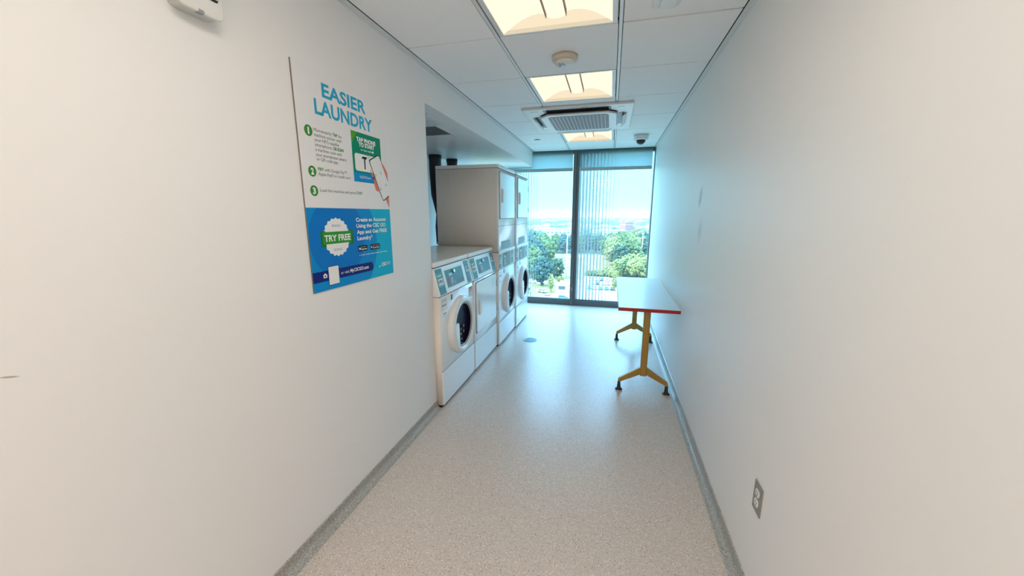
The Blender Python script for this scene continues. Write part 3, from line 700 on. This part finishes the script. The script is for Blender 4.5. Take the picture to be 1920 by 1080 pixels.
# sticker picture
bm = bmesh.new(); x0, x1, y0, y1 = .528, .913, .800, 1.183
poly(bm, [(x0, y0), (x1, y0), (x1, y1), (x0, y1)], H1, 0)
poly(bm, clip(circ(.80, .95, .30), x0, x1, y0, y1), H1+.0003, 1)
poly(bm, clip([(x0, y0), (x1, y0), (x1, .872), (x0, .872)], x0, x1, y0, y1), H1+.0005, 2)
st = part('sticker_picture', bm, ['lime', 'teal', 'blue'])
bm = bmesh.new(); text(bm, 'TAP PHONE', .590, .841, 1.115, .030, H1+.0008, 0, .05, ppl); text(bm, 'TO START', .615, .820, 1.078, .030, H1+.0008, 0, .05, ppl); text(bm, 'or scan code', .636, .775, 1.048, .015, H1+.0008, 0, .02, ppl)
poly(bm, rrect(.783, .808, 1.046, 1.062, .004), H1+.0008, 0)
part('sticker_text', bm, ['white'], st)
bm = bmesh.new(); text(bm, 'MyCSCGO.com', .595, .742, .832, .018, H1+.0008, 0, .01, ppl); part('web_address_text', bm, ['white'], st)
bm = bmesh.new(); poly(bm, rrect(.553, .89, .886, 1.020, .022), H1+.0008, 0)
poly(bm, [(.668, .905), (.682, .905), (.684, .985), (.668, .985)], H1+.0011, 1); poly(bm, [(.645, .985), (.70, .985), (.71, 1.003), (.655, 1.003), (.640, .994)], H1+.0011, 1)
for a in (0, .7, 1.4): poly(bm, [(.715+.01*math.cos(a), .985+.01*math.sin(a)), (.715+.04*math.cos(a), .985+.04*math.sin(a)), (.713+.04*math.cos(a+.15), .985+.04*math.sin(a+.15))], H1+.0011, 2)
part('sticker_window', bm, ['white', 'black', 'cyan'], st)
# phone in a hand, cut by the poster edge
tl, tr_, br, bl = (.728, .985), (.872, 1.050), (1.06, .735), (.905, .655)
E1 = .996
bm = bmesh.new()
poly(bm, clip([(.86, 1.0), (.91, .995), (.96, .95), (1.0, .90), (1.03, .84), (1.03, .74), (.95, .80)], 0, E1, .6, 1.2), H1+.0012, 0)
poly(bm, [(.745, .915), (.76, .895), (.79, .86), (.80, .83), (.775, .84), (.750, .88)], H1+.0012, 0)
poly(bm, [(.775, .855), (.79, .79), (.81, .745), (.84, .735), (.86, .75), (.82, .85)], H1+.0012, 0)
poly(bm, clip([(.94, .69), (1.0, .70), (1.03, .60), (1.0, .595), (.97, .64)], 0, E1, .6, 1.2), H1+.0012, 0)
part('hand_picture', bm, ['skin'])
def shr(ps, f):
    cx = sum(p[0] for p in ps)/4; cy = sum(p[1] for p in ps)/4; return [(cx+(x-cx)*(1-f), cy+(y-cy)*(1-f*.6)) for x, y in ps]
def rq(ps, r):
    out = []
    for i in range(4):
        a, b, c_ = Vector(ps[i-1]), Vector(ps[i]), Vector(ps[(i+1) % 4]); p = b+(a-b).normalized()*r; q = b+(c_-b).normalized()*r
        for k in range(5): f = k/4; out.append(tuple(p*(1-f)**2+b*2*f*(1-f)+q*f*f))
    return out
bm = bmesh.new(); ps = [tl, tr_, br, bl]
poly(bm, clip(rq(ps, .022), 0, E1, .6, 1.2), H1+.0015, 0); poly(bm, clip(rq(shr(ps, .07), .018), 0, E1, .6, 1.2), H1+.0018, 1)
for (u, v, du, dv) in ((.805, .878, 1, -1), (.90, .905, -1, -1), (.868, .755, 1, 1), (.965, .795, -1, 1)):
    box_ = [(u, v), (u+.024*du, v), (u+.024*du, v+.005*dv), (u+.005*du, v+.005*dv), (u+.005*du, v+.024*dv), (u, v+.024*dv)]; poly(bm, clip(box_, 0, E1, .6, 1.2), H1+.0021, 2)
part('phone_picture', bm, ['black', 'white', 'cyan'])
# lower band
BT = .588
bm = bmesh.new(); poly(bm, [(0, 0), (1, 0), (1, BT), (0, BT)], H1, 0)
poly(bm, clip(circ(.30, .33, .47, 64), 0, 1, 0, BT), H1+.0003, 1); poly(bm, clip(circ(.30, .37, .30, 64), 0, 1, 0, BT), H1+.0006, 2)
band = part('lower_band', bm, ['sky', 'blue', 'blue2'])
bm = bmesh.new(); n = 20; ps = []
for k in range(n*4): a = 2*PI*k/(n*4); r = .138+.006*math.cos(n*a); ps.append((.275+r*math.cos(a), .377+r*math.sin(a)))
poly(bm, ps, H1+.0009, 0)
poly(bm, [(.108, .313), (.158, .313), (.158, .425), (.108, .425)], H1+.0011, 2); poly(bm, [(.405, .318), (.458, .318), (.458, .430), (.405, .430)], H1+.0011, 2)
poly(bm, [(.128, .330), (.435, .330), (.435, .418), (.128, .418)], H1+.0013, 1)
text(bm, 'TRY FREE', .142, .425, .350, .045, H1+.0016, 0, .03, ppl); text(bm, 'BONUS', .231, .321, .452, .018, H1+.0012, 3, 0, ppl); text(bm, 'BONUS', .231, .321, .276, .018, H1+.0012, 3, 0, ppl)
part('bonus_seal', bm, ['white', 'ribbon', 'ribbon2', 'paleblue'], band)
bm = bmesh.new()
for s, xx, yy in (('Create an Account', .922, .486), ('Using the CSC GO', .915, .438), ('App and Get FREE', .928, .388), ('Laundry*', .711, .338)): text(bm, s, .506, xx, yy, .030, H1+.0012, 0, .03, ppl)
[poly(bm, [(.516+.0215*q, .2115), (.516+.0215*q+.010+.006*(q % 3), .2115), (.516+.0215*q+.010+.006*(q % 3), .2165), (.516+.0215*q, .2165)], H1+.0012, 0) for q in range(19)]; part('offer_text', bm, ['white'], band)
for (a, b, l1, l2) in ((.511, .628, 'Download on the', 'App Store'), (.667, .803, 'GET IT ON', 'Google Play')):
    bm = bmesh.new(); poly(bm, rrect(a, b, .246, .292, .004), H1+.0012, 0); text(bm, l1, a+.034, b-.015, .277, .006, H1+.0014, 1, 0, ppl); text(bm, l2, a+.034, b-.008, .256, .014, H1+.0014, 1, .02, ppl)
    if a < .6: poly(bm, circ(a+.018, .267, .010, 16), H1+.0014, 1)
    else: poly(bm, [(a+.010, .256), (a+.028, .268), (a+.010, .280)], H1+.0014, 1)
    part('store_badge', bm, ['black', 'white'], band)
bm = bmesh.new(); poly(bm, [(0, .068), (.66, .068), (.683, .076), (.694, .10), (.690, .125), (.672, .143), (0, .143)], H1+.0009, 0); text(bm, 'or visit', .282, .378, .094, .022, H1+.0012, 1, .0, ppl); text(bm, 'MyCSCGO.com', .390, .625, .094, .026, H1+.0012, 1, .025, ppl)
poly(bm, rrect(.098, .135, .092, .118, .004), H1+.0012, 1); poly(bm, [(.108, .118), (.125, .118), (.121, .126), (.112, .126)], H1+.0012, 1); poly(bm, circ(.1165, .104, .007, 16), H1+.0014, 0)
part('web_address_ribbon', bm, ['navy', 'white'], band)
bm = bmesh.new(); poly(bm, rrect(.148, .262, .030, .170, .006), H1+.0012, 0); poly(bm, rrect(.152, .258, .034, .166, .004), H1+.0015, 1); part('blank_code_square', bm, ['navy', 'white'], band)
bm = bmesh.new(); text(bm, 'CSC', .812, .886, .088, .028, H1+.0012, 0, .05, ppl, slant=.1); text(bm, 'GO', .892, .952, .090, .028, H1+.0012, 0, .0, ppl, slant=.1)
poly(bm, [(.775, .095), (.795, .095), (.783, .075)], H1+.0012, 0); part('company_mark', bm, ['white'], band)

# ================================================================== outside, eleven floors down
GZ = -34.55
M_ground = mat('city_ground', (.07, .11, .065), .95, vary=.35, vscale=.012)
M_lawn = mat('lawn', (.19, .16, .06), .95, vary=.12, vscale=.06)
M_field = mat('dry_field', (.20, .135, .05), .95, vary=.1, vscale=.08)
M_road = mat('pale_paving', (.30, .235, .20), .9, vary=.05, vscale=.2)
def ground(name, label, pts, m, z, cat='ground'):
    bm = bmesh.new(); prism(bm, pts, 'z', GZ-1, GZ+z); o = obj(name, bm, m); o['kind'] = 'structure'; return o
ground('ground', '', [(-2500, 8), (2500, 8), (2500, 5200), (-2500, 5200)], M_ground, 0)
ground('lawn_ground', '', [(-120, 70), (-14, 70), (-14, 345), (-120, 345)], M_lawn, .05)
ground('field_ground', '', [(-13.9, 228), (8, 228), (6, 350), (-13.9, 350)], M_field, .05)
ground('parking_ground', '', [(-24, 40), (60, 40), (60, 222), (-13.8, 222), (-13.8, 186), (-24, 184)], M_road, .10)
ground('road_ground', '', [(-80, 187), (-14, 192), (-14, 210), (-80, 202)], M_road, .12)
ground('path_ground', '', [(-80, 262), (-14, 288), (-14, 290.5), (-80, 264.5)], mat('path_brown', (.45, .38, .30), .9), .12)
ground('ball_diamond_ground', '', [(-36, 318), (-20, 322), (-20, 338), (-32, 336)], mat('diamond_dirt', (.62, .45, .34), .9), .12)
ground('verge_ground', '', [(1, 168), (26, 170), (26, 174), (1, 171)], M_lawn, .16)

def leaf_mat(name, col):
    return mat(name, col, .85, spec=.2, vary=.45, vscale=1.6)
ML = [leaf_mat('leaf_deep_green', (.040, .085, .050)), leaf_mat('leaf_mid_green', (.095, .145, .05)), leaf_mat('leaf_yellow_green', (.205, .215, .07)), leaf_mat('leaf_blue_green', (.035, .085, .075))]
M_trunk = mat('trunk_bark', (.16, .13, .10), .9)
ico = bmesh.new(); bmesh.ops.create_icosphere(ico, subdivisions=2, radius=1); ICO_V = [v.co.copy() for v in ico.verts]; ICO_F = [[v.index for v in f.verts] for f in ico.faces]; ico.free()
def crown_mesh(rx, rz, n, cl, rnd):
    bm = bmesh.new()
    for i in range(n):
        a = rnd.uniform(0, 2*PI); u = rnd.uniform(-1, 1); s = math.sqrt(1-u*u); rr = rnd.uniform(.62, 1.02)*(1+.13*math.sin(3*a+2*u)+.10*math.sin(5*a-4*u))
        c = Vector((rx*rr*s*math.cos(a), rx*rr*s*math.sin(a), rz*rr*u)); q = cl*rnd.uniform(.6, 1.25)
        vs = []
        for v in ICO_V: vs.append(bm.verts.new(c+v*q*rnd.uniform(.62, 1.25)))
        for f in ICO_F: bm.faces.new([vs[k] for k in f])
    return bm
protos = {}
def tree_proto(kind):
    """unit tree: 10 m tall, crown radius 4"""
    key, leaf = kind
    if kind in protos: return protos[kind]
    rnd = random.Random(hash(key) % 1000 if not isinstance(key, int) else key); 
    sh = {'round': (4.2, 4.0, 5.6, 330, .60), 'oval': (3.4, 4.2, 5.6, 300, .52), 'slim': (1.5, 4.4, 5.4, 130, .36), 'bush': (4.6, 3.2, 3.2, 240, .62)}[key]
    t = thing('tree', 'tree', 'tree', (0, 0, -500))
    obj('tree_crown', crown_mesh(sh[0], sh[1], sh[3], sh[4], random.Random(len(key)*7+leaf)), ML[leaf], t, loc=(0, 0, sh[2]))
    bm = bmesh.new(); tube(bm, [(0, 0, -.4), (.05, 0, sh[2]*.5), (0, 0, sh[2])], [.28, .2, .12], 8)
    tube(bm, [(0, 0, sh[2]*.45), (1.2, .3, sh[2]*.9)], [.12, .05], 6); tube(bm, [(0, 0, sh[2]*.5), (-1.1, -.4, sh[2]*.95)], [.12, .05], 6)
    obj('tree_trunk', bm, M_trunk, t)
    protos[kind] = t; return t
used = set()
def tree(key, leaf, x, y, h, label, group=None, sx=1.0):
    p = tree_proto((key, leaf)); s = h/10; args = dict(label=label, group=group)
    if p not in used:
        used.add(p); p.location = (x, y, GZ); p.rotation_euler = (0, 0, random.uniform(0, 6)); p.scale = (s*sx, s*sx, s); p['label'] = label
        if group: p['group'] = group
        return p
    return dup(p, (x, y, GZ), random.uniform(0, 6), label, group, (s*sx, s*sx, s))
tree('oval', 3, -32.6, 186, 14.5, 'bushy blue green tree standing alone beside the road, left window pane', sx=1.05)
tree('oval', 0, -28.0, 208, 11.5, 'small neat round tree on the grass, right of the bushy one')
tree('bush', 2, -25.2, 201, 4.2, 'low yellow green bush under the neat round tree')
tree('slim', 2, -25.6, 171, 8.5, 'slender yellow young tree between the parked car and the white shed')
tree('slim', 2, 3.4, 181, 9.5, 'slender yellow tree beside the car park, just left of the table')
tree('bush', 3, -37.5, 166, 5.5, 'blue green shrub at the bottom left of the left window pane')
G1 = 'trees left of the lawn'
for (x, y, h) in ((-46, 224, 17), (-50, 246, 20), (-57, 262, 21), (-44, 262, 18), (-63, 240, 20), (-50, 284, 21), (-60, 300, 22), (-70, 278, 22), (-46, 206, 13), (-54, 212, 16), (-66, 218, 17), (-48, 305, 18), (-76, 312, 20)):
    tree(random.choice(['round', 'oval']), random.choice([3, 3, 1]), x, y, h, 'leafy green tree in the cluster at the left of the lawn', G1)
G2 = 'trees at the far edge of the lawn'
for (x, y, h) in ((-56, 352, 15), (-49, 358, 17), (-42, 352, 15), (-35, 366, 16), (-28, 360, 15), (-20, 368, 17), (-64, 366, 16), (-12, 362, 15), (-5, 356, 17), (-71, 352, 17), (2, 366, 18), (-44, 376, 17), (-24, 382, 16)):
    tree(random.choice(['round', 'oval']), random.choice([0, 1, 3]), x, y, h, 'dark green tree in the row along the far edge of the lawn', G2)
G3 = 'trees right of the field'
for (x, y, h) in ((7, 262, 16), (3, 276, 18), (10, 280, 19), (16, 270, 18), (20, 292, 20), (12, 300, 20), (3, 302, 20), (27, 280, 20), (-1, 318, 19), (8, 322, 21), (18, 322, 22), (28, 312, 22), (36, 300, 22), (35, 330, 23), (24, 342, 22), (12, 346, 20), (44, 322, 22), (46, 350, 23), (33, 362, 22), (21, 372, 20), (54, 372, 24)):
    tree(random.choice(['round', 'oval']), random.choice([0, 1, 1, 2]), x, y, h, 'full green tree in the wood right of the field', G3)
G4 = 'near trees behind the table'
for (x, y, h, lf) in ((11, 224, 11, 1), (16.5, 219, 12.5, 2), (21.5, 224, 13, 2), (25, 217, 12, 1), (14, 234, 13, 2), (20, 238, 13, 1), (28, 236, 14, 3), (7, 232, 10, 2), (30, 224, 13, 3)):
    tree('round', lf, x, y, h, 'sunlit yellow green tree in the nearest clump, just above the table', G4, 1.15)
G5 = 'low shrubs along the car park'
for (x, y, h) in ((-8, 224, 5), (-4, 225, 6), (0, 226, 6), (3, 222, 7), (-11, 226, 5), (-1, 229, 7)):
    tree('bush', random.choice([1, 2]), x, y, h, 'low green shrub between the car park and the dry field', G5)
# distant tree canopy: uncountable
def canopy(name, y0, y1, half, n, hmin, hmax, rmin, rmax, m, seed, label):
    rnd = random.Random(seed); bm = bmesh.new()
    for i in range(n):
        y = y0*(y1/y0)**rnd.random(); x = -y*.30+rnd.random()*y*half
        if y < 640 and (-.175 < x/y < -.075 or -.025 < x/y < .025): continue
        r = rnd.uniform(rmin, rmax); h = rnd.uniform(hmin, hmax)
        for q in range(3):
            c = Vector((x+rnd.uniform(-r, r), y+rnd.uniform(-r, r), GZ+h-r*rnd.uniform(.5, 1.0))); vs = [bm.verts.new(c+Vector((v.x*r*rnd.uniform(.7, 1.25), v.y*r*rnd.uniform(.7, 1.2), v.z*r*.85*rnd.uniform(.7, 1.25)))) for v in ICO_V]
            for f in ICO_F: bm.faces.new([vs[k] for k in f])
    o = obj(name, bm, m); return tag(o, label, 'trees', kind='stuff')
canopy('tree_canopy', 395, 900, .48, 1000, 7, 13, 2.4, 4.4, ML[0], 3, 'distant tree tops between the low buildings beyond the park')
canopy('tree_canopy', 900, 3600, .48, 800, 8, 15, 6, 12, ML[3], 4, 'farthest hazy tree tops just below the horizon')

# buildings
M_brick = mat('red_brick', (.30, .085, .065), .9, vary=.08, vscale=.5); M_brick2 = mat('pale_brick', (.38, .25, .21), .9, vary=.08, vscale=.4)
M_roof = mat('pale_roof', (.40, .33, .30), .8); M_tan = mat('tan_roof', (.30, .23, .18), .85); M_win = mat('far_window', (.06, .09, .11), .3); M_conc = mat('concrete', (.34, .30, .28), .85)
def building(label, x, y, w, d, h, wall, roof, nx=5, nz=2, group=None, rz=0):
    t = thing('building', label, 'building', (x, y, GZ), rz, group)
    obj('building_wall', B((-w/2, w/2, -d/2, d/2, -1, h)), wall, t)
    bm = B((-w/2-.4, w/2+.4, -d/2-.4, d/2+.4, h, h+.6), (-w*.2, w*.1, -d*.2, d*.1, h+.6, h+2.2)); obj('building_roof', bm, roof, t)
    bm = bmesh.new()
    for i in range(nx):
        for k in range(nz):
            xx = -w/2+w*(i+.5)/nx; zz = 1.6+(h-2)*(k+.1)/nz
            box(bm, xx-w/nx*.28, xx+w/nx*.28, -d/2-.12, -d/2+.1, zz, zz+min(1.8, h/nz*.5))
    obj('building_window', bm, M_win, t); return t
t = building('square red brick tower rising above the trees near the right wall', 23.0, 590, 14, 14, 24.0, M_brick, M_roof, 3, 4, rz=.6)
obj('tower_band', B((-7.2, 7.2, -7.2, 7.2, 20, 21.2)), M_brick2, t)
building('small red brick stair tower right of the square brick tower', 39, 590, 6, 6, 14.5, M_brick, M_brick2, 2, 3, rz=.6)
building('low pale roofed school building left of the brick tower, seen through the stripes', -2, 560, 44, 34, 13, M_brick2, M_tan, 7, 2, rz=.12)
building('low brick building with a pale roof in front of the tan roofed one', 3, 480, 20, 14, 8, M_brick2, M_roof, 4, 2)
building('long low white roofed building in the left pane beyond the trees', -88, 585, 52, 20, 13, M_brick2, M_roof, 8, 2, rz=-.1)
building('peaked pale roofed building just left of the mullion beyond the lawn', -56, 560, 26, 22, 15, M_brick2, M_roof, 5, 2, rz=.25)
building('small white flat roofed building at the far left of the left pane', -112, 640, 30, 20, 10, M_conc, M_roof, 6, 2)
rnd = random.Random(11); p0 = None
for i in range(95):
    y = 640*(4)**rnd.random()
    x = -y*.27+rnd.random()*y*.40
    if abs(x-.05*y) < 26 and y < 720: continue
    w_ = rnd.uniform(18, 46); h_ = rnd.uniform(7, 15)
    if p0 is None: p0 = building('small pale flat roofed building in the distant suburb below the horizon', x, y, 30, 20, 10, M_conc, M_roof, 6, 2, 'distant suburb buildings')
    else: dup(p0, (x, y, GZ), rnd.uniform(-.4, .4), scale=(w_/30, w_/30, h_/10))
p0 = None
for (x, y, w_, h_) in ((130, 3300, 40, 46), (176, 3400, 30, 62), (214, 3300, 46, 50), (262, 3500, 34, 66), (300, 3400, 60, 44), (110, 3600, 26, 56)):
    if p0 is None: p0 = building('faint tower block on the horizon near the right wall', x, y, 30, 24, 40, M_conc, M_conc, 5, 8, 'skyline tower blocks')
    else: dup(p0, (x, y, GZ), 0, scale=(w_/30, 1, h_/40))
building('small white shed with a brownish side wall at the bottom of the left pane', -20.4, 172.5, 5.6, 4.5, 3.4, mat('shed_white', (.82, .78, .74), .7), M_roof, 1, 1)

# light poles
def pole(label, x, y, h):
    t = thing('floodlight_pole', label, 'light pole', (x, y, GZ)); M_p = bpy.data.materials.get('pole_white') or mat('pole_white', (.78, .80, .80), .5)
    bm = bmesh.new(); tube(bm, [(0, 0, -.3), (0, 0, h)], [.30, .16], 10); obj('pole_shaft', bm, M_p, t)
    bm = bmesh.new(); box(bm, -.8, .8, -.08, .08, h-.3, h-.15)
    for q in range(2): box(bm, -.8+1.2*q, -.4+1.2*q, -.3, .1, h-.2, h+.15)
    obj('lamp_bar', bm, M_p, t)
pole('tall thin white light pole standing on the lawn, left of the mullion', -23.6, 217, 25)
pole('tall white light pole in the trees, left one of the pair near the right wall', 22.0, 276, 23)
pole('tall white light pole in the trees, right one of the pair near the right wall', 26.6, 284, 23)

# cars
M_tyre = mat('tyre', (.02, .02, .02), .8); M_cg = mat('car_glass', (.04, .07, .09), .1)
CP = {c: mat('car_paint_'+c, v, .3, coat=.5) for c, v in dict(silver=(.55, .60, .64), white=(.80, .81, .82), blue=(.03, .22, .50), dark=(.05, .06, .08), teal=(.05, .42, .42)).items()}
def car_proto():
    t = thing('car', 'car', 'car', (0, 0, -400))
    body = [(-2.2, .35), (2.2, .35), (2.25, .75), (1.9, .92), (1.2, .98), (-1.7, 1.0), (-2.2, .9)]
    bm = bmesh.new(); prism(bm, body, 'y', -.88, .88); b = obj('car_body', bm, CP['silver'], t, bevel=.08)
    bm = bmesh.new(); prism(bm, [(-1.75, .98), (1.2, .98), (.55, 1.42), (-1.2, 1.45)], 'y', -.78, .78); obj('car_cabin', bm, M_cg, t, bevel=.05)
    bm = bmesh.new(); prism(bm, [(-1.15, 1.43), (.5, 1.41), (.45, 1.48), (-1.1, 1.5)], 'y', -.72, .72); obj('car_roof', bm, CP['silver'], t)
    for x in (-1.4, 1.4):
        for s in (-1, 1):
            bm = bmesh.new(); lathe(bm, [(.33, -.1), (.33, .1)], (x, s*.82, .33), 'y', 16); obj('wheel', bm, M_tyre, t)
    return t
cp = car_proto(); first = [True]
def car(x, y, rz, col, label, group=None):
    if first[0]: c = cp; first[0] = False; c.location = (x, y, GZ+.12); c.rotation_euler = (0, 0, rz); c['label'] = label
    else: c = dup(cp, (x, y, GZ+.12), rz, label)
    if group: c['group'] = group
    elif 'group' in c: del c['group']
    for ch in c.children:
        if ch.name.startswith(('car_body', 'car_roof')): ch.material_slots[0].link = 'OBJECT'; ch.material_slots[0].material = CP[col]
car(-29.3, 169.5, -.45, 'silver', 'silver car parked alone on the grass at the bottom left of the window')
car(-38.5, 192, .05, 'white', 'white car on the road under the bushy blue green tree')
car(-44, 193, .05, 'dark', 'dark car on the road at the left of the bushy tree')
car(-25, 158.5, .1, 'silver', 'silver car at the bottom edge of the left pane, nearest the window frame')
car(-18.5, 158.5, .2, 'blue', 'blue car at the bottom edge of the left pane by the mullion')
for i, (c, l) in enumerate((('teal', 'teal car'), ('white', 'white car'), ('blue', 'bright blue car'), ('blue', 'second blue car'), ('dark', 'dark car'))):
    car(-8.6+2.7*i, 184, PI/2, c, l+' in the front row of the car park, '+['leftmost', 'second from left', 'middle', 'second from right', 'rightmost'][i])
G6 = 'back rows of the car park'
for i in range(6):
    car(-8+2.8*i, 197, PI/2, ['silver', 'dark', 'white', 'silver', 'dark', 'white'][i], 'car in the middle row of the car park behind the stripes', G6)
for i in range(6):
    car(-9+2.9*i, 209, PI/2, ['white', 'white', 'dark', 'white', 'silver', 'white'][i], 'car in the far row of the car park behind the stripes', 'far row of the car park')

# ------------------------------------------------------------------ aerial haze over the city
HAZE = .0003
if HAZE:
    m = bpy.data.materials.new('haze'); m.use_nodes = True; n = m.node_tree; n.nodes.clear()
    v = n.nodes.new('ShaderNodeVolumeScatter'); v.inputs['Color'].default_value = (.82, .96, 1, 1); v.inputs['Density'].default_value = HAZE; v.inputs['Anisotropy'].default_value = 0
    o_ = n.nodes.new('ShaderNodeOutputMaterial'); n.links.new(v.outputs[0], o_.inputs['Volume'])
    tag(obj('haze', B((-1500, 1500, 120, 4200, GZ-.5, 12)), m), 'thin pale haze hanging over the distant city', 'haze', kind='stuff')
